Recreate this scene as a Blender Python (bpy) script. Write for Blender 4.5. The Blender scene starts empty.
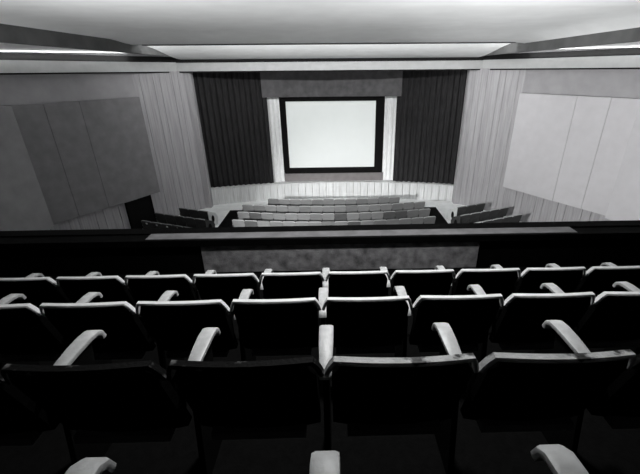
import bpy, math, random
from mathutils import Vector, Matrix
random.seed(4)
S = bpy.context.scene
C = S.collection

# ---------------------------------------------------------------- camera
PITCH, YAW, ROLL = map(math.radians, (24.4, 1.2, 0.5))
f = Vector((math.sin(YAW)*math.cos(PITCH), math.cos(YAW)*math.cos(PITCH), -math.sin(PITCH)))
rt = Vector((math.cos(YAW), -math.sin(YAW), 0)); up = rt.cross(f)
rt, up = math.cos(ROLL)*rt - math.sin(ROLL)*up, math.cos(ROLL)*up + math.sin(ROLL)*rt
cam = bpy.data.objects.new('camera', bpy.data.cameras.new('camera')); C.objects.link(cam)
cam.matrix_world = Matrix(((rt.x, up.x, -f.x, 0), (rt.y, up.y, -f.y, 0), (rt.z, up.z, -f.z, 0), (0, 0, 0, 1)))
cam.data.sensor_width = 36; cam.data.lens = 36*368/640
cam.data.shift_x = -20.9/640
cam.data.clip_start = 0.02; cam.data.clip_end = 200
S.camera = cam
# ---------------------------------------------------------------- light, exposure
S.view_settings.view_transform = 'Standard'; S.view_settings.look = 'None'
S.view_settings.gamma = 1; S.view_settings.use_curve_mapping = False
S.view_settings.exposure = 0.0
w = bpy.data.worlds.new('world'); S.world = w; w.use_nodes = True
w.node_tree.nodes['Background'].inputs[0].default_value = (0, 0, 0, 1)
w.node_tree.nodes['Background'].inputs[1].default_value = 0

def aim(o, loc, tgt):
    o.location = loc
    o.rotation_euler = (Vector(tgt)-Vector(loc)).to_track_quat('-Z', 'Y').to_euler()
def spot(name, loc, tgt, watts, deg, blend=1.0, r=0.25):
    l = bpy.data.lights.new(name, 'SPOT'); l.energy = watts; l.spot_size = math.radians(deg)
    l.spot_blend = blend; l.shadow_soft_size = r
    o = bpy.data.objects.new(name, l); C.objects.link(o); aim(o, loc, tgt); return o
def area(name, loc, tgt, watts, sx, sy, spread=180):
    l = bpy.data.lights.new(name, 'AREA'); l.shape = 'RECTANGLE'; l.size = sx; l.size_y = sy
    l.energy = watts; l.spread = math.radians(spread)
    o = bpy.data.objects.new(name, l); C.objects.link(o); aim(o, loc, tgt); return o
# added floods, unseen below the balcony front, brightening ceiling, walls and stage
spot('added_flood', (-3.5, 4.9, -2.5), (-3.0, 9.5, 1.2), 900, 150)
spot('added_flood', (3.5, 4.9, -2.5), (4.0, 9.5, 1.2), 1350, 150)
spot('added_flood', (-3.5, 4.9, -2.5), (11.5, 17.0, -3.6), 7800, 60)
spot('added_flood', (5.0, 4.9, -2.5), (-8.8, 20.5, -4.5), 300, 36)
spot('added_flood', (-7.5, 4.9, -2.6), (1, 22.0, -8.6), 14000, 40)
# cove lamps: over the cross beam, over the side cornices
area('cove_lamp', (0, 16.5, 1.05), (0, 19.5, 1.6), 420, 14.0, 0.15)
def cornice_lamp(p, q, z, watts):             # a tube lying behind the cornice, throwing its light up and inward
    p, q = Vector((p[0], p[1], z)), Vector((q[0], q[1], z)); X = (q-p).normalized(); m = (p+q)/2
    inn = Vector((-m.x, 9-m.y, 0)).normalized(); D = (Vector((0, 0, 1))+inn*.8)
    D = (D-X*D.dot(X)).normalized(); Z = -D; Y = Z.cross(X)
    l = bpy.data.lights.new('cove_lamp', 'AREA'); l.shape = 'RECTANGLE'; l.size = (q-p).length; l.size_y = .05; l.energy = watts
    o = bpy.data.objects.new('cove_lamp', l); C.objects.link(o)
    o.matrix_world = Matrix(((X.x, Y.x, Z.x, m.x), (X.y, Y.y, Z.y, m.y), (X.z, Y.z, Z.z, m.z), (0, 0, 0, 1)))
for s_, k_ in ((-1, 1.0), (1, 1.0)):
    cornice_lamp((13.10*s_, 9.2), (12.09*s_, 14.2), .40, 60*k_)
    cornice_lamp((12.05*s_, 14.3), (9.38*s_, 19.15), .40, 60*k_)
# added downlight, unseen above the frame, to brighten the balcony rails
spot('added_downlight', (0.2, 3.1, 1.08), (0.1, 2.7, -2.0), 330, 125, .8, .12)

# ---------------------------------------------------------------- materials
def mat(name, col, rough=0.7, var=0.12, scale=6.0, bump=0.0, bscale=60.0, emit=0.0, wear=None, metal=0.0, stretch=None, spec=0.5):
    m = bpy.data.materials.new(name); m.use_nodes = True
    nt = m.node_tree; b = nt.nodes['Principled BSDF']
    b.inputs['Roughness'].default_value = rough; b.inputs['Metallic'].default_value = metal
    b.inputs['Specular IOR Level'].default_value = spec
    tc = nt.nodes.new('ShaderNodeTexCoord'); mp = nt.nodes.new('ShaderNodeMapping')
    nt.links.new(tc.outputs['Object'], mp.inputs[0])
    if stretch: mp.inputs['Scale'].default_value = stretch
    n = nt.nodes.new('ShaderNodeTexNoise'); n.inputs['Scale'].default_value = scale; n.inputs['Detail'].default_value = 6
    nt.links.new(mp.outputs[0], n.inputs['Vector'])
    r = nt.nodes.new('ShaderNodeValToRGB')
    r.color_ramp.elements[0].position = 0.3; r.color_ramp.elements[1].position = 0.7
    r.color_ramp.elements[0].color = [c*(1-var) for c in col]+[1]
    r.color_ramp.elements[1].color = [min(1, c*(1+var)) for c in col]+[1]
    nt.links.new(n.outputs['Fac'], r.inputs[0]); out = r.outputs[0]
    if wear:                                   # worn patches: (colour, low, high, scale)
        n2 = nt.nodes.new('ShaderNodeTexNoise'); n2.inputs['Scale'].default_value = wear[3]; n2.inputs['Detail'].default_value = 8
        nt.links.new(tc.outputs['Object'], n2.inputs['Vector'])
        r2 = nt.nodes.new('ShaderNodeValToRGB'); r2.color_ramp.elements[0].position = wear[1]; r2.color_ramp.elements[1].position = wear[2]
        nt.links.new(n2.outputs['Fac'], r2.inputs[0])
        mx = nt.nodes.new('ShaderNodeMixRGB'); nt.links.new(r2.outputs[0], mx.inputs[0])
        nt.links.new(out, mx.inputs[1]); mx.inputs[2].default_value = list(wear[0])+[1]; out = mx.outputs[0]
    nt.links.new(out, b.inputs['Base Color'])
    if bump:
        n3 = nt.nodes.new('ShaderNodeTexNoise'); n3.inputs['Scale'].default_value = bscale; n3.inputs['Detail'].default_value = 4
        nt.links.new(tc.outputs['Object'], n3.inputs['Vector'])
        bp = nt.nodes.new('ShaderNodeBump'); bp.inputs['Strength'].default_value = bump; bp.inputs['Distance'].default_value = 0.01
        nt.links.new(n3.outputs['Fac'], bp.inputs['Height']); nt.links.new(bp.outputs[0], b.inputs['Normal'])
    if emit:
        b.inputs['Emission Color'].default_value = (0.93, 1.0, 0.97, 1); b.inputs['Emission Strength'].default_value = emit
    return m
def g(v, t=(1, 1, 1)): return (v*t[0], v*t[1], v*t[2])
COOL = (0.985, 1.0, 1.0); PUR = (1.0, 0.985, 1.015)
M = dict(
    plaster=mat('ceiling_plaster', g(.80, COOL), .9, .04, 1.5),
    beam=mat('grey_beam_paint', g(.42, COOL), .9, .06, 3),
    ribface=mat('dark_grey_rib_paint', g(.09, COOL), .9, .2, 2),
    recess=mat('near_black_recess', g(.014), .95, spec=.1),
    wall=mat('grey_wall_plaster', g(.32, PUR), .9, .08, 2, .2, 120),
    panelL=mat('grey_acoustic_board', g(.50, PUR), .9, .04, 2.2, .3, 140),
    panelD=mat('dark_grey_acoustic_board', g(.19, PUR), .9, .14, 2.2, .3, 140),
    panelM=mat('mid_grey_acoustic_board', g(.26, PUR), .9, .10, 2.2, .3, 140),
    plank=mat('pale_fluted_board', g(.35, PUR), .7, .16, 3, 0, stretch=(5, 5, .25)),
    plank_dark=mat('grey_fluted_board', g(.34, PUR), .7, .16, 3, 0, stretch=(5, 5, .25)),
    stagefront=mat('pale_stage_front_board', g(.62, COOL), .6, .16, 3, 0, stretch=(5, 5, .3)),
    stagefloor=mat('stage_floor_wood', g(.45), .6),
    palefloor=mat('pale_hall_floor', g(.86, COOL), .6, .08, 2),
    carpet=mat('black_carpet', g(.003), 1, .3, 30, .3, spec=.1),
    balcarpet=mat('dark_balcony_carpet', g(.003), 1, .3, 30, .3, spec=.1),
    parapet=mat('lit_rough_parapet_plaster', g(.30, PUR), .95, .5, 9, .6, 60, spec=.2),
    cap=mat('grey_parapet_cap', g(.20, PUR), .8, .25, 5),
    blackwood=mat('black_painted_wood', g(.003), .9, .3, 10, spec=.05),
    curtain=mat('black_velvet_curtain', g(.028, PUR), 1, .45, 5, 0, stretch=(6, 6, .4), spec=.1),
    valance=mat('dark_grey_valance_cloth', g(.10, PUR), 1, .2, 3, spec=.1),
    leg=mat('white_side_drape_cloth', g(.80, COOL), .9, .05, 4),
    frame=mat('black_screen_masking', g(.006), .95, spec=.1),
    apron=mat('grey_apron_cloth', g(.17, (1.06, 1, 1)), .95, .1, 3),
    screen=mat('projection_screen', g(.4, COOL), .9, .02, 2, emit=.42),
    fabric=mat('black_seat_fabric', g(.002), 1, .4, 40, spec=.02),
    rail=mat('cream_painted_rail', g(.78, COOL), .5, .08, 12, .2, 80),
    railworn_shaded=mat('worn_shaded_cream_rail', g(.50, COOL), .6, .25, 14, .4, 80, wear=(g(.02), .60, .66, 10)),  # the row's dimmer light put into the colour, along with worn patches
    rail_shaded=mat('shaded_dark_rail', g(.004), .8, .2, 14, .4, 80, wear=(g(.15), .57, .66, 16), spec=.1),  # shade on the rail painted near-black, with paler flaked patches
    arm=mat('cream_armrest_wood', g(.54, COOL), .45, .15, 16, .2, 60),
    stallback=mat('grey_stalls_fabric', g(.18, COOL), .9, .12, 4),
    stallback2=mat('mid_grey_stalls_fabric', g(.145, COOL), .9, .12, 4),
    stalldark=mat('dark_stalls_fabric', g(.07, COOL), .9, .15, 4),
    stallside=mat('charcoal_side_fabric', g(.055, COOL), .9, .2, 4, spec=.2),
    stallrail=mat('pale_stalls_piping', g(.42, COOL), .6, .06, 6),
    endpanel=mat('white_end_panel', g(.72, COOL), .5, .06, 6),
    metal=mat('grey_metal', g(.35), .4, metal=.8),
)

# ---------------------------------------------------------------- mesh helpers
class MB:
    def __init__(s): s.v = []; s.f = []
    def add(s, vs, fs):
        n = len(s.v); s.v += [tuple(v) for v in vs]; s.f += [tuple(i+n for i in q) for q in fs]
    def box(s, x0, x1, y0, y1, z0, z1):
        s.add([(x, y, z) for x in (x0, x1) for y in (y0, y1) for z in (z0, z1)],
              [(0, 1, 3, 2), (4, 6, 7, 5), (0, 4, 5, 1), (2, 3, 7, 6), (0, 2, 6, 4), (1, 5, 7, 3)])
    def prism(s, poly, a, b, axis='z'):       # polygon extruded along an axis
        n = len(poly)
        def P(p, h): return {'z': (p[0], p[1], h), 'x': (h, p[0], p[1]), 'y': (p[0], h, p[1])}[axis]
        s.add([P(p, a) for p in poly]+[P(p, b) for p in poly],
              [tuple(range(n))[::-1], tuple(range(n, 2*n))]+[(i, (i+1) % n, n+(i+1) % n, n+i) for i in range(n)])
    def grid(s, rows, close=False):
        n = len(rows[0]); s.add([p for r in rows for p in r],
              [(i*n+j, i*n+j+1, (i+1)*n+j+1, (i+1)*n+j) for i in range(len(rows)-1) for j in range(n-1)])
    def sweep(s, path, sec):                   # path: list of (point, U, V); sec: closed polygon in U, V
        n = len(sec); vs = []
        for p, U, V in path:
            for (a, b) in sec: vs.append(Vector(p)+Vector(U)*a+Vector(V)*b)
        fs = [(i*n+j, i*n+(j+1) % n, (i+1)*n+(j+1) % n, (i+1)*n+j) for i in range(len(path)-1) for j in range(n)]
        fs += [tuple(range(n))[::-1], tuple(range((len(path)-1)*n, len(path)*n))]
        s.add(vs, fs)
    def mesh(s, name, m, smooth=False, bevel=0):
        me = bpy.data.meshes.new(name); me.from_pydata(s.v, [], s.f); me.materials.append(m)
        import bmesh
        bm = bmesh.new(); bm.from_mesh(me)
        bmesh.ops.recalc_face_normals(bm, faces=bm.faces)
        if bevel:
            ed = [e for e in bm.edges if len(e.link_faces) == 2 and e.calc_face_angle() > .6]
            bmesh.ops.bevel(bm, geom=ed, offset=bevel, segments=2, affect='EDGES', profile=.6)
        if smooth:
            for fc in bm.faces: fc.smooth = True
            for e in bm.edges:
                if len(e.link_faces) == 2 and e.calc_face_angle() > .7: e.smooth = False
        bm.to_mesh(me); bm.free(); return me
    def obj(s, name, m, parent=None, smooth=False, bevel=0):
        return put(name, s.mesh(name, m, smooth, bevel), parent)
def put(name, me, parent=None):
    o = bpy.data.objects.new(name, me); C.objects.link(o)
    if parent: o.parent = parent
    return o
def tag(o, label=None, cat=None, group=None, kind=None):
    if label: o['label'] = label
    if cat: o['category'] = cat
    if group: o['group'] = group
    if kind: o['kind'] = kind
    return o
def empty(name, loc=(0, 0, 0), rz=0):
    o = bpy.data.objects.new(name, None); o.empty_display_size = .1; C.objects.link(o)
    o.location = loc; o.rotation_euler = (0, 0, rz); return o
def struct(o, label, cat='wall'): return tag(o, label, cat, None, 'structure')
def seg(p0, p1, z0, z1, t0, t1):              # a board over the plan segment p0-p1, from offset t0 to t1 along its left normal
    d = Vector(p1)-Vector(p0); n = Vector((-d.y, d.x)).normalized(); mb = MB()
    a, b = Vector(p0)+n*t0, Vector(p1)+n*t0; c, e = Vector(p1)+n*t1, Vector(p0)+n*t1
    mb.prism([tuple(a), tuple(b), tuple(c), tuple(e)], z0, z1); return mb
def lerp(p, q, t): return (p[0]+(q[0]-p[0])*t, p[1]+(q[1]-p[1])*t)

FLOOR = -7.5; STAGE = -6.47
YC, RS = -2.1, 24.8
def arc(x, off=0): return YC+math.sqrt((RS+off)**2-x*x)

# ---------------------------------------------------------------- hall floor
mb = MB(); mb.box(-14, 14, 4.9, 24.5, FLOOR-.3, FLOOR)
struct(mb.obj('floor', M['palefloor']), 'pale smooth hall floor in front of the stage', 'floor')
mb = MB(); mb.box(-6.1, 6.1, 5.0, 20.6, FLOOR, FLOOR+.012)
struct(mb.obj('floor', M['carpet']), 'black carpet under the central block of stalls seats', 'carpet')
for s in (-1, 1):
    mb = MB(); pl = [(6.75*s, 18.75), (6.45*s, 17.6), (6.75*s, 12), (11.9*s, 12), (11.9*s, 14.6), (9.2*s, 19.3)]
    mb.prism(pl if s > 0 else pl[::-1], FLOOR, FLOOR+.012)
    struct(mb.obj('floor', M['carpet']), 'black carpet under the %s side block of seats' % ('right' if s > 0 else 'left'), 'carpet')
# ---------------------------------------------------------------- stage
N = 34; xs = [-7.45+14.9*i/N for i in range(N+1)]
mb = MB(); mb.prism([(x, arc(x, .06)) for x in xs]+[(7.45, 24.3), (-7.45, 24.3)], FLOOR, STAGE-.03)
sf = struct(mb.obj('stage', M['stagefloor']), 'raised curved stage below the screen', 'stage')
for i in range(N):
    a, b = xs[i]+.015, xs[i+1]-.015; o = random.uniform(0, .015)
    mb = MB(); mb.prism([(a, arc(a, -o)), (b, arc(b, -o)), (b, arc(b, .06)), (a, arc(a, .06))], FLOOR, STAGE-.02)
    mb.obj('stage_front_board', M['stagefront'], sf)
mb = MB(); mb.prism([(x, arc(x, -.05)) for x in xs]+[(x, arc(x, .5)) for x in xs[::-1]], STAGE-.02, STAGE+.01)
mb.obj('stage_edge', M['stagefront'], sf)
# ---------------------------------------------------------------- walls
fl0, fl1 = (7.5, 21.35), (9.5, 19.35)         # fluted splay beside the stage
w1 = (12.25, 14.35); w2 = (13.3, 9.0); w3 = (13.3, -3.0)
for s in (-1, 1):
    side = 'right' if s > 0 else 'left'
    k = lambda p: (p[0]*s, p[1])
    def sb(p0, p1, z0, z1, t0, t1):            # t positive = into the room
        return seg(k(p0), k(p1), z0, z1, -s*t0, -s*t1)
    pts = [(7.5, 24.4), fl0, fl1, w1, w2, w3]
    mb = MB()
    outer = [(8.0, 24.4), (8.0, 21.75), (9.9, 19.75), (12.7, 14.6), (13.8, 9.1), (13.8, -3)]
    pl = [k(p) for p in pts]+[k(p) for p in outer[::-1]]
    mb.prism(pl, FLOOR, .95)
    wl = struct(mb.obj('wall_'+side, M['wall']), 'splayed %s side wall of the hall with fluted boards' % side, 'wall')
    # full-height fluted boards of the splay
    def boards(p0, p1, n, z0, z1, name='fluted_board', proud=.05):
        for i in range(n):
            q0, q1 = lerp(p0, p1, (i+.02)/n), lerp(p0, p1, (i+.98)/n)
            m_ = M['plank'] if (i*7+3) % 3 else M['plank_dark']
            mbb = sb(q0, q1, z0, z1, 0.0, proud+.010*((i*5) % 3))
            mbb.obj(name, m_, wl)
    boards(fl0, fl1, 9, FLOOR, 0.02)
    boards(fl1, w1, 15, FLOOR, -5.3)
    # jamb at the curtain edge
    mb = MB(); x0, x1 = sorted((7.32*s, 7.68*s)); mb.box(x0, x1, 21.1, 21.5, FLOOR, 0.05)
    mb.obj('stage_jamb', M['plank'], wl, bevel=.03)
    # smooth band above the hung panels
    sb(fl1, w1, -1.2, 0.02, 0, .06).obj('upper_band', M['wall'], wl)
    sb(w1, w2, -1.2, 0.02, 0, .06).obj('upper_band', M['wall'], wl)
# hung acoustic panels, each of boards
def hung(s, p0, p1, fr, z0, z1, off, label, pm='panelL'):
    a = Vector((p0[0]*s, p0[1])); b = Vector((p1[0]*s, p1[1])); d = b-a; L = d.length
    e = empty('acoustic_panel', ((a.x+b.x)/2, (a.y+b.y)/2, z0), math.atan2(d.y, d.x))
    for i in range(len(fr)-1):                 # local x runs along the panel; the room is on the -s side of local y
        tt = off+.03+.012*((i*2) % 3); y0, y1 = sorted((s*.05, -s*tt))
        mb = MB(); mb.box(-L/2+L*fr[i]+.005, -L/2+L*fr[i+1]-.005, y0, y1, 0, z1-z0)
        mb.obj('panel_board', M[pm], e)
    mb = MB(); y0, y1 = sorted((s*.05, s*.09)); mb.box(-L/2+.1, L/2-.1, y0, y1, .1, z1-z0-.1)
    mb.obj('backing_board', M['recess'], e)
    tag(e, label, 'wall panel', 'acoustic panels hung on the side walls')
for s, nm in ((-1, 'left'), (1, 'right')):
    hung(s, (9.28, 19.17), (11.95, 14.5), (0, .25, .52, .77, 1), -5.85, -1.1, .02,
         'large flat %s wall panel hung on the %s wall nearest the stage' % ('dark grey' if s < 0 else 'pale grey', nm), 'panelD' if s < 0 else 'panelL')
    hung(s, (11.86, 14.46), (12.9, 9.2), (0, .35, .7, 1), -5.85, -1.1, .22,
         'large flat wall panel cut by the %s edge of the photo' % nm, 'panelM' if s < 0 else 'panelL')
# back and front walls
mb = MB(); mb.box(-13.8, 13.8, -3.4, -3.0, -1.6, 1.6); struct(mb.obj('wall_back', M['wall']), 'rear wall behind the balcony', 'wall')
mb = MB(); mb.box(-8, 8, 24.3, 24.6, FLOOR, 1.6); struct(mb.obj('wall_front', M['recess']), 'dark wall behind the stage curtains', 'wall')
mb = MB(); mb.box(-14, 14, 5.0, 5.2, FLOOR, -2.9); struct(mb.obj('wall_stalls', M['wall']), 'wall under the balcony', 'wall')
# exit door in the left wall
d0, d1 = lerp(fl1, w1, .10), lerp(fl1, w1, .34)
mb = seg((-d0[0], d0[1]), (-d1[0], d1[1]), FLOOR+.01, -5.25, 0.10, .16)
dr = struct(mb.obj('door_1', M['frame']), 'black exit doorway under the left wall panel', 'door')
for a, b in ((-.02, .02), (.98, 1.02)):
    q0, q1 = lerp(d0, d1, a), lerp(d0, d1, b)
    seg((-q0[0], q0[1]), (-q1[0], q1[1]), FLOOR+.01, -5.2, .10, .2).obj('door_post', M['blackwood'], dr)

# ---------------------------------------------------------------- ceiling
def sm(t): t = max(0, min(1, t)); return t*t*(3-2*t)
XR = 7.6
def tray1(x, y):
    z = 1.16-.21*sm((y-13.2)/2.8)
    r = max(0, (abs(x)-6.6))/1.0; return z-(z-(1.04 if x < 0 else .90))*(1-math.sqrt(max(0, 1-r*r)))*(1 if z > (1.04 if x < 0 else .90) else 0)
rows = []
xg = [-XR+2*XR*i/40 for i in range(41)]; yg = [-3+19*i/40 for i in range(41)]
mb = MB(); mb.grid([[(x, y, tray1(x, y)) for x in xg] for y in yg])
for p in (0,):                                 # edge turning up at the cross beam
    mb.grid([[(x, 16, tray1(x, 16)) for x in xg], [(x, 16.12, tray1(x, 16)+.0) for x in xg], [(x, 16.12, 1.9) for x in xg]])
ce = struct(mb.obj('ceiling', M['plaster'], smooth=True), 'billowed pale ceiling field above the balcony', 'ceiling')
def tray2(x, y):
    t = (y-16.6)/(21-16.6); zc = 1.75-1.2*sm(t)
    e = sm((abs(x)-6.6)/(XR-6.6)); return zc*(1-e)+(1.0-.45*sm(t))*e
yg2 = [16.12+4.9*i/24 for i in range(25)]
mb = MB(); mb.grid([[(x, y, tray2(x, y)) for x in xg] for y in yg2])
struct(mb.obj('ceiling', M['plaster'], smooth=True), 'bright curved ceiling bay between cross beam and stage', 'ceiling')
mb = MB(); mb.box(-14, 14, -3.4, 24.6, 2.0, 2.2); struct(mb.obj('ceiling', M['plaster']), 'structural slab over the hung ceiling', 'ceiling')
for s in (-1, 1):
    side = 'right' if s > 0 else 'left'
    mb = MB(); x0, x1 = sorted((XR*s, (XR+.14)*s)); mb.box(x0, x1, -3, 21.0, .65 if s < 0 else .59, 1.12)
    struct(mb.obj('ceiling_rib', M['ribface'], bevel=.02), 'long %s rib dividing the ceiling, running toward the stage' % side, 'ceiling rib')
    mb = MB(); mb.prism([((XR+.14)*s, .86), (13.8*s, .61), (13.8*s, .69), ((XR+.14)*s, .94)], -3, 24.4, 'y')
    struct(mb.obj('ceiling', M['plaster']), 'flat bright ceiling strip along the %s wall' % side, 'ceiling')
mb = MB(); mb.box(-7.2, 7.2, 16.0, 16.12, .905, .955)
struct(mb.obj('ceiling_rib', M['ribface']), 'thin dark lip along the cross edge of the ceiling', 'ceiling rib')
# cornice: fascia round the walls, the recess shade over it painted as a near-black strip
def ring(off, zz0, zz1, th, mtl, name, label):
    L = []
    for (x, y) in ((-13.3, -3), (-13.3, 9.0), (-12.25, 14.35), (-9.5, 19.35), (-7.9, 20.95+off*.5)):
        v = Vector((x, y-9)); v *= (1-off/v.length) if y > -3 else 1
        L.append((v.x if y > -3 else -13.3+off, v.y+9))
    L[-1] = (-7.9, 20.95)
    L = L+[(-x, y) for x, y in L[::-1]]
    out = []
    for (x, y) in L:
        v = Vector((x, y-9)); v *= (1+th/v.length); out.append((v.x, v.y+9))
    mb = MB(); n = len(L)
    vs = [(p[0], p[1], zz0) for p in L]+[(p[0], p[1], zz1) for p in L]+[(p[0], p[1], zz1) for p in out]+[(p[0], p[1], zz0) for p in out]
    fs = []
    for i in range(n-1):
        for q in range(4): fs.append((q*n+i, q*n+i+1, ((q+1) % 4)*n+i+1, ((q+1) % 4)*n+i))
    mb.add(vs, fs); return struct(mb.obj(name, mtl), label, 'cornice')
ring(.32, -.0, .42, .05, M['beam'], 'trim_1', 'grey cornice band along the tops of the walls')
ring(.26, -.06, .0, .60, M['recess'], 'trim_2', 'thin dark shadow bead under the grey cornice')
ring(.12, .40, .67, .10, M['recess'], 'trim_3', 'dark strip painting the recess shade between cornice and bright ceiling')
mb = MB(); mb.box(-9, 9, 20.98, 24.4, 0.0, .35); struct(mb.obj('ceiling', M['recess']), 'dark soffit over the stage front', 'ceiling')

# ---------------------------------------------------------------- stage dressing
def drape(name, x0, x1, z0, z1, off, amp, wl_, m, label, cat, dz=0, group=None, th=.02):
    n = int(abs(x1-x0)/wl_*8); n = max(n, 8); e = empty(name, ((x0+x1)/2, arc((x0+x1)/2, off), z0))
    f_, b_ = [], []
    for i in range(n+1):
        x = x0+(x1-x0)*i/n; ph = (x-x0)/wl_*2*math.pi
        a = amp*(math.sin(ph)+.35*math.sin(ph*.37+1))
        f_.append((x-e.location.x, arc(x, off+a)-e.location.y)); b_.append((x-e.location.x, arc(x, off+a+th)-e.location.y))
    zs = [0, (z1-z0)]
    mb = MB(); mb.prism(f_+b_[::-1], 0, z1-z0)
    o = mb.mesh(name, m, smooth=True); p = put('cloth', o, e)
    mb = MB(); mb.prism(f_+b_[::-1], -.0, .09); 
    q = mb.mesh(name, m); 
    # hem: slightly proud band along the bottom
    for v in q.vertices: v.co.y -= .006
    put('hem', q, e)
    tag(e, label, cat, group); return e
drape('stage_curtain', -7.42, -3.72, STAGE+.03, .0, .22, .07, .30, M['curtain'], 'black pleated stage curtain left of the screen', 'curtain')
drape('stage_curtain', 3.80, 7.42, STAGE+.03, .0, .22, .07, .30, M['curtain'], 'dark pleated stage curtain right of the screen', 'curtain')
drape('side_drape', -3.80, -3.06, STAGE+.03, -1.2, .42, .03, .25, M['leg'], 'narrow white drape between left stage curtain and screen', 'drape')
drape('side_drape', 3.14, 3.86, STAGE+.03, -1.2, .42, .03, .25, M['leg'], 'narrow white drape between right stage curtain and screen', 'drape')
drape('valance', -3.95, 4.02, -1.40, .02, .12, .012, .60, M['valance'], 'dark grey valance hanging above the screen', 'valance')
e = empty('projection_screen', (.0, 22.95, -6.0))
def loc(mb, nm, m, par, **k):
    o = mb.obj(nm, m, **k); o.data.transform(Matrix.Translation(-Vector(par.location))); o.parent = par; return o
ix0, ix1, iz0, iz1 = -2.70, 2.62, -5.58, -1.65; ox0, ox1, oz0, oz1 = -2.98, 3.10, -5.93, -1.40
mb = MB(); mb.box(ix0-.02, ix1+.02, 22.98, 23.0, iz0-.02, iz1+.02); loc(mb, 'screen_surface', M['screen'], e)
for b in ((ox0, ix0, oz0, oz1), (ix1, ox1, oz0, oz1), (ix0, ix1, oz0, iz0), (ix0, ix1, iz1, oz1)):
    mb = MB(); mb.box(b[0], b[1], 22.88, 23.02, b[2], b[3]); loc(mb, 'masking_border', M['frame'], e)
tag(e, 'bright white projection screen in a black border on the stage', 'screen')
mb = MB(); mb.box(-3.1, 3.2, 22.93, 23.05, STAGE+.01, -5.93)
tag(mb.obj('screen_apron', M['apron']), 'low grey band under the black border of the screen', 'screen apron')

# ---------------------------------------------------------------- stalls seats
SW = .625
def stall_meshes():
    h = SW/2-.005
    mb = MB(); pr = [(-h, 0), (h, 0), (h, .49), (h-.03, .52), (-h+.03, .52), (-h, .49)]
    mb.v = []; n = 6
    mb.add([(p[0], -.06+.10*(1-p[1]/.52)-.0, .36+p[1]) for p in pr]+[(p[0], -.0+.10*(1-p[1]/.52), .36+p[1]) for p in pr],
           [tuple(range(6)), tuple(range(6, 12))]+[(i, (i+1) % 6, 6+(i+1) % 6, 6+i) for i in range(6)])
    back = mb
    mb2 = MB(); pth = [(-h, .84), (-h+.04, .875), (0, .882), (h-.04, .875), (h, .84)]
    mb2.sweep([((x, -.032, z), (0, 1, 0), (0, 0, 1)) for x, z in pth], [(-.035, -.005), (.035, -.005), (.035, .014), (-.035, .014)])
    mb3 = MB(); mb3.box(-h+.02, h-.02, .06, .48, .38, .46)
    mb4 = MB(); mb4.box(-SW/2-.02, -SW/2+.02, -.02, .42, 0, .60)
    mb5 = MB(); mb5.box(-SW/2-.03, -SW/2+.03, .0, .45, .60, .635)
    return back, mb2, mb3, mb4, mb5
bk, rl, cu, st, ar = stall_meshes()
SM = {k: bk.mesh('backrest', M[k]) for k in ('stallback', 'stallback2', 'stalldark', 'stallside')}
RL = {0: rl.mesh('top_piping', M['stallrail']), 1: rl.mesh('top_piping', M['stallback'])}
CU = cu.mesh('seat_cushion', M['stallside'], bevel=.015); ST = st.mesh('side_support', M['stallside']); AR = ar.mesh('armrest', M['stallrail'])
ARD = ar.mesh('armrest', M['stallback2'])
ORD = 'first second third fourth fifth sixth seventh eighth ninth tenth eleventh twelfth thirteenth fourteenth fifteenth sixteenth'.split()
PLT = MB(); PLT.box(-.05, .05, -.045, -.03, .72, .80); PLT = PLT.mesh('number_plate', M['endpanel'])
def stall(x, y, rz, key, pale, label, group, arm_m=None, plate=False):
    e = empty('stalls_seat', (x, y, FLOOR+.012), rz)
    put('backrest', SM[key], e); put('top_piping', RL[0 if pale else 1], e); put('seat_cushion', CU, e)
    put('side_support', ST, e); put('armrest', arm_m or ARD, e)
    if plate: put('number_plate', PLT, e)
    tag(e, label, 'seat', group); return e
rowsY = [(19.72, 12, 'frontmost stalls row by the stage'), (18.62, 16, 'second stalls row from the stage'),
         (17.48, 16, 'third stalls row from the stage'), (16.38, 16, 'fourth stalls row, nearest the balcony')]
dark = {(2, 1), (2, 8), (2, 12), (2, 13), (3, 1), (3, 9)}
for r, (y0, n, nm) in enumerate(rowsY):
    for i in range(n):
        x = (i-(n-1)/2)*SW+.05; y = y0+x*x/52
        key = 'stalldark' if (r, i) in dark else ('stallback' if (i*3+r*5) % 4 else 'stallback2')
        tone = 'darker grey' if key == 'stalldark' else 'grey'
        frm = 'left' if i < n/2 else 'right'; q = ORD[i if i < n/2 else n-1-i]
        stall(x, y, math.atan(x/26), key, (i+r) % 5 != 0, '%s stalls seat, %s, %s from its %s end' % (tone, nm, q, frm),
              'grey seats of the central stalls block')
side_rows = [((6.75, 18.15), 3, 'front row'), ((6.55, 17.0), 5, 'middle row'), ((6.75, 15.95), 5, 'rear row')]
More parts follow.
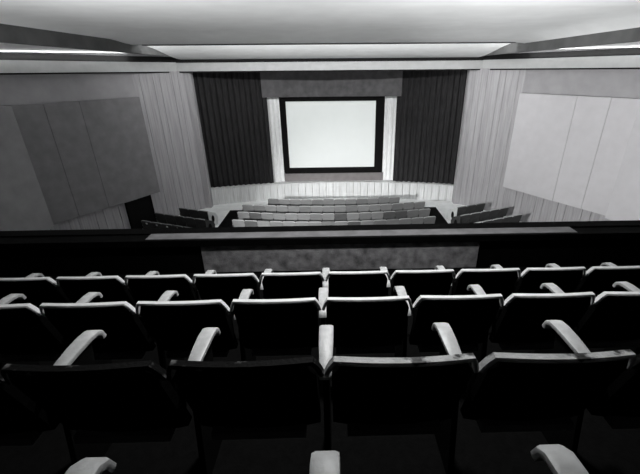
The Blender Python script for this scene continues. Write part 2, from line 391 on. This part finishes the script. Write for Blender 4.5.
for s in (-1, 1):
    a = math.radians(21)
    for r, (p, n, nm) in enumerate(side_rows):
        for i in range(n):
            x = (p[0]+(i*SW)*math.cos(a))*s; y = p[1]+i*SW*math.sin(a)
            q = 'aisle seat' if i == 0 else ORD[i]+' seat from the aisle'
            stall(x, y, a*s, 'stallside', (s > 0 and r > 0), 'dark stalls seat, %s side block, %s, %s' % ('right' if s > 0 else 'left', nm, q),
                  'dark seats of the %s side block' % ('right' if s > 0 else 'left'), AR, s < 0 and r == 2)
        # white end panel with a dark oval at the aisle end
        x = (p[0]-.36*math.cos(a))*s; y = p[1]-.36*math.sin(a)
        e = empty('row_end_panel', (x, y, FLOOR+.012), a*s)
        mb = MB(); prof = [(-.12, 0), (.5, 0), (.55, .45), (.45, .66), (.12, .82), (-.06, .92), (-.12, .86)]
        mb.prism(prof, -.02, .02, 'x'); mb.obj('panel', M['endpanel'] if r == 0 else M['stallside'], e, bevel=.008)
        mb = MB(); mb.prism([(.17+.11*math.cos(t*math.pi/8), .42+.2*math.sin(t*math.pi/8)) for t in range(16)], -.028, .028, 'x')
        mb.obj('oval_inset', M['frame'], e)
        tag(e, '%s row end panel with a dark oval, %s of the %s side block' % ('white' if r == 0 else 'dark', nm, 'right' if s > 0 else 'left'), 'end panel', 'row end panels of the side blocks')

# ---------------------------------------------------------------- balcony
def sbox(name, x0, x1, y0, y1, z0, z1, m, label, cat, bevel=0):
    mb = MB(); mb.box(x0, x1, y0, y1, z0, z1); return struct(mb.obj(name, m, bevel=bevel), label, cat)
BZ = [(-2.395, 2.52, 4.22), (-2.10, 1.69, 2.52), (-1.780, .83, 1.69), (-1.455, -3.0, .83)]
for i, (z, y0, y1) in enumerate(BZ):
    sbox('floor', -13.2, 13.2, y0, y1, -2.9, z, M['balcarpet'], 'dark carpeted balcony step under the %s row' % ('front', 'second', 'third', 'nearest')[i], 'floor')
pw = sbox('wall_balcony', -13.2, 13.2, 4.22, 4.50, -3.2, -1.93, M['blackwood'], 'low dark balcony front wall before the seats', 'balcony wall')
mb = MB(); mb.box(-13.2, 13.2, 4.18, 4.57, -1.93, -1.915); mb.box(-13.2, 13.2, 4.39, 4.57, -1.93, -1.898); mb.box(-13.2, 13.2, 4.17, 4.215, -1.99, -1.905)
mb.obj('coping', M['blackwood'], pw, bevel=.004)
mb = MB(); mb.box(-2.35, 3.1, 4.215, 4.39, -1.92, -1.90)  # cap stops where the light fades, so the falloff is built in
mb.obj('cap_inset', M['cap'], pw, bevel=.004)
mb = MB(); mb.box(-1.68, 1.86, 4.20, 4.23, -2.38, -1.985); mb.obj('lit_wall_patch', M['parapet'], pw, bevel=.004)  # grey centre paints the pool of light; wall beside it left black

BW = .566
def seat_meshes():
    h = .254; n = 14
    # backrest: arched and slightly dished slab leaning back
    front, rear = [], []
    def ztop(x): a = abs(x)/h; return .838-.014*a*a-(.07*sm((a-.88)/.12))
    mb = MB(); R_ = []
    for j in range(7):
        row = []
        for i in range(n+1):
            x = -h+2*h*i/n; z = .36+(ztop(x)-.36)*j/6
            y = .15*(1-(z-.36)/.48)+.03*(x/h)**2; row.append((x, y-.022, z))
        R_.append(row)
    F_ = [[(x, y+.045, z) for x, y, z in r] for r in R_]
    mb.grid(R_); mb.grid(F_)
    per = lambda G: G[0]+[r[-1] for r in G[1:]]+G[-1][::-1][1:]+[r[0] for r in G[::-1][1:]]
    a, b = per(R_), per(F_); mb.grid([a, b])
    # cushion: padded bulge on the sitter's side
    back = mb
    # rail
    pth = [(-h-.020, .745), (-h-.012, .775), (-h-.002, .805)]+[(-h+.012+(2*h-.024)*i/12, 0) for i in range(13)]+[(h+.002, .805), (h+.012, .775), (h+.020, .745)]
    P = []
    for x, z in pth:
        if z == 0: z = .846-.014*(x/h)**2
        P.append((x, .03*(x/h)**2+.0+(.84-z)*.25, z))
    path = []
    for i, p in enumerate(P):
        q0, q1 = Vector(P[max(i-1, 0)]), Vector(P[min(i+1, len(P)-1)]); t = (q1-q0).normalized()
        U = Vector((0, 1, 0)); V = t.cross(U).normalized(); V = -V if V.z < 0 else V
        if abs(p[0]) > h-.004 and V.x*p[0] < 0: V = -V
        path.append((p, U, V))
    rail = MB(); rail.sweep(path, [(-.017, -.009), (.017, -.009), (.019, .001), (.014, .008), (-.014, .008), (-.019, .001)])
    # cushion
    cus = MB(); cus.prism([(.17, .36), (.25, .36), (.26, .60), (.19, .62)], -h+.02, h-.02, 'x')
    # standard
    std = MB(); std.prism([(.12, 0), (.44, 0), (.40, .30), (.46, .598), (.22, .59)], -BW/2-.014, -BW/2+.014, 'x')
    # arm rest, humped with a drooping nose
    ap = [(.188, .583), (.195, .598), (.22, .606), (.28, .614), (.36, .620), (.44, .621), (.49, .615), (.518, .596), (.530, .563)]
    path = []
    for i, (y, z) in enumerate(ap):
        y0, z0 = ap[max(i-1, 0)]; y1, z1 = ap[min(i+1, len(ap)-1)]; t = Vector((0, y1-y0, z1-z0)).normalized()
        path.append(((-BW/2, y, z), (1, 0, 0), (0, -t.z, t.y)))
    arm = MB(); arm.sweep(path, [(-.032, -.014), (.032, -.014), (.036, -.004), (.034, .008), (.024, .012), (-.024, .012), (-.034, .008), (-.036, -.004)])
    for i, v in enumerate(arm.v): kx = .78+.22*sm((v[1]-.20)/.22); arm.v[i] = (-BW/2+(v[0]+BW/2)*kx, v[1], v[2])
    return back, rail, cus, std, arm
back, rail, cus, std, arm = seat_meshes()
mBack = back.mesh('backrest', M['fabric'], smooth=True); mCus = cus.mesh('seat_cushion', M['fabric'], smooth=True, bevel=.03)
mStd = std.mesh('side_standard', M['blackwood'], bevel=.004); mArm = arm.mesh('armrest', M['arm'], smooth=True)
mRail = {k: rail.mesh('top_rail', M[k], smooth=True) for k in ('rail', 'railworn_shaded', 'rail_shaded')}
arm2 = MB(); arm2.v = [(x+BW, y, z) for x, y, z in arm.v]; arm2.f = arm.f; mArm2 = arm2.mesh('armrest', M['arm'], smooth=True)
std2 = MB(); std2.v = [(x+BW, y, z) for x, y, z in std.v]; std2.f = std.f; mStd2 = std2.mesh('side_standard', M['blackwood'], bevel=.004)
mHinge = MB(); mHinge.box(-.2, .2, .10, .16, .34, .38); mHinge = mHinge.mesh('hinge_bar', M['metal'])
def theater_seat(x, y, z, railkey, label, group, last=False, pitch=BW):
    e = empty('theater_seat', (x, y, z))
    for o in (put('backrest', mBack, e), put('top_rail', mRail[railkey], e)): o.scale.x = 1+(pitch-BW)*2.2
    put('seat_cushion', mCus, e); put('hinge_bar', mHinge, e)
    def side(px, k, ms, ma):                   # arm and its support, toed in toward the middle of the hall
        an = math.radians(1.0)*(x+px+.05); c_, s_ = math.cos(an), math.sin(an); q = (k*BW/2, .12)
        for nm_, me in (('side_standard', ms), ('armrest', ma)):
            o = put(nm_, me, e); o.rotation_euler = (0, 0, an)
            o.location = (px-(c_*q[0]-s_*q[1]), q[1]-(s_*q[0]+c_*q[1]), 0)
    side(-pitch/2, -1, mStd, mArm)
    if last: side(pitch/2, 1, mStd2, mArm2)
    tag(e, label, 'seat', group)
rws = [('front', 2.68, -2.395, 6, 6, -.083, .566), ('second', 1.85, -2.10, 4, 4, -.083, .570),
       ('third', .99, -1.780, 3, 3, -.045, .580), ('nearest', .08, -1.455, 2, 2, -.03, .560)]
for r, (nm, y, z, nl, nr, cx, pt) in enumerate(rws):
    for i in range(-nl, nr):
        side = 'left' if i < 0 else 'right'; q = ORD[(-i-1) if i < 0 else i]
        key = 'rail'; desc = 'black seat with cream top rail'
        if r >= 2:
            key = 'railworn_shaded' if i in (0, 1) else 'rail_shaded'  # rail colours darkened where the row gets less light
            desc = 'black seat with worn shaded grey top rail' if key == 'railworn_shaded' else 'black seat with shaded dark flaked top rail'
        if r == 3: key = 'rail_shaded'; desc = 'black seat in shadow'
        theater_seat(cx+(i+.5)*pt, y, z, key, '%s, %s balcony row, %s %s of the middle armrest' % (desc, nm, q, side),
                     'seats of the %s balcony row' % nm, last=(i == nr-1), pitch=pt)
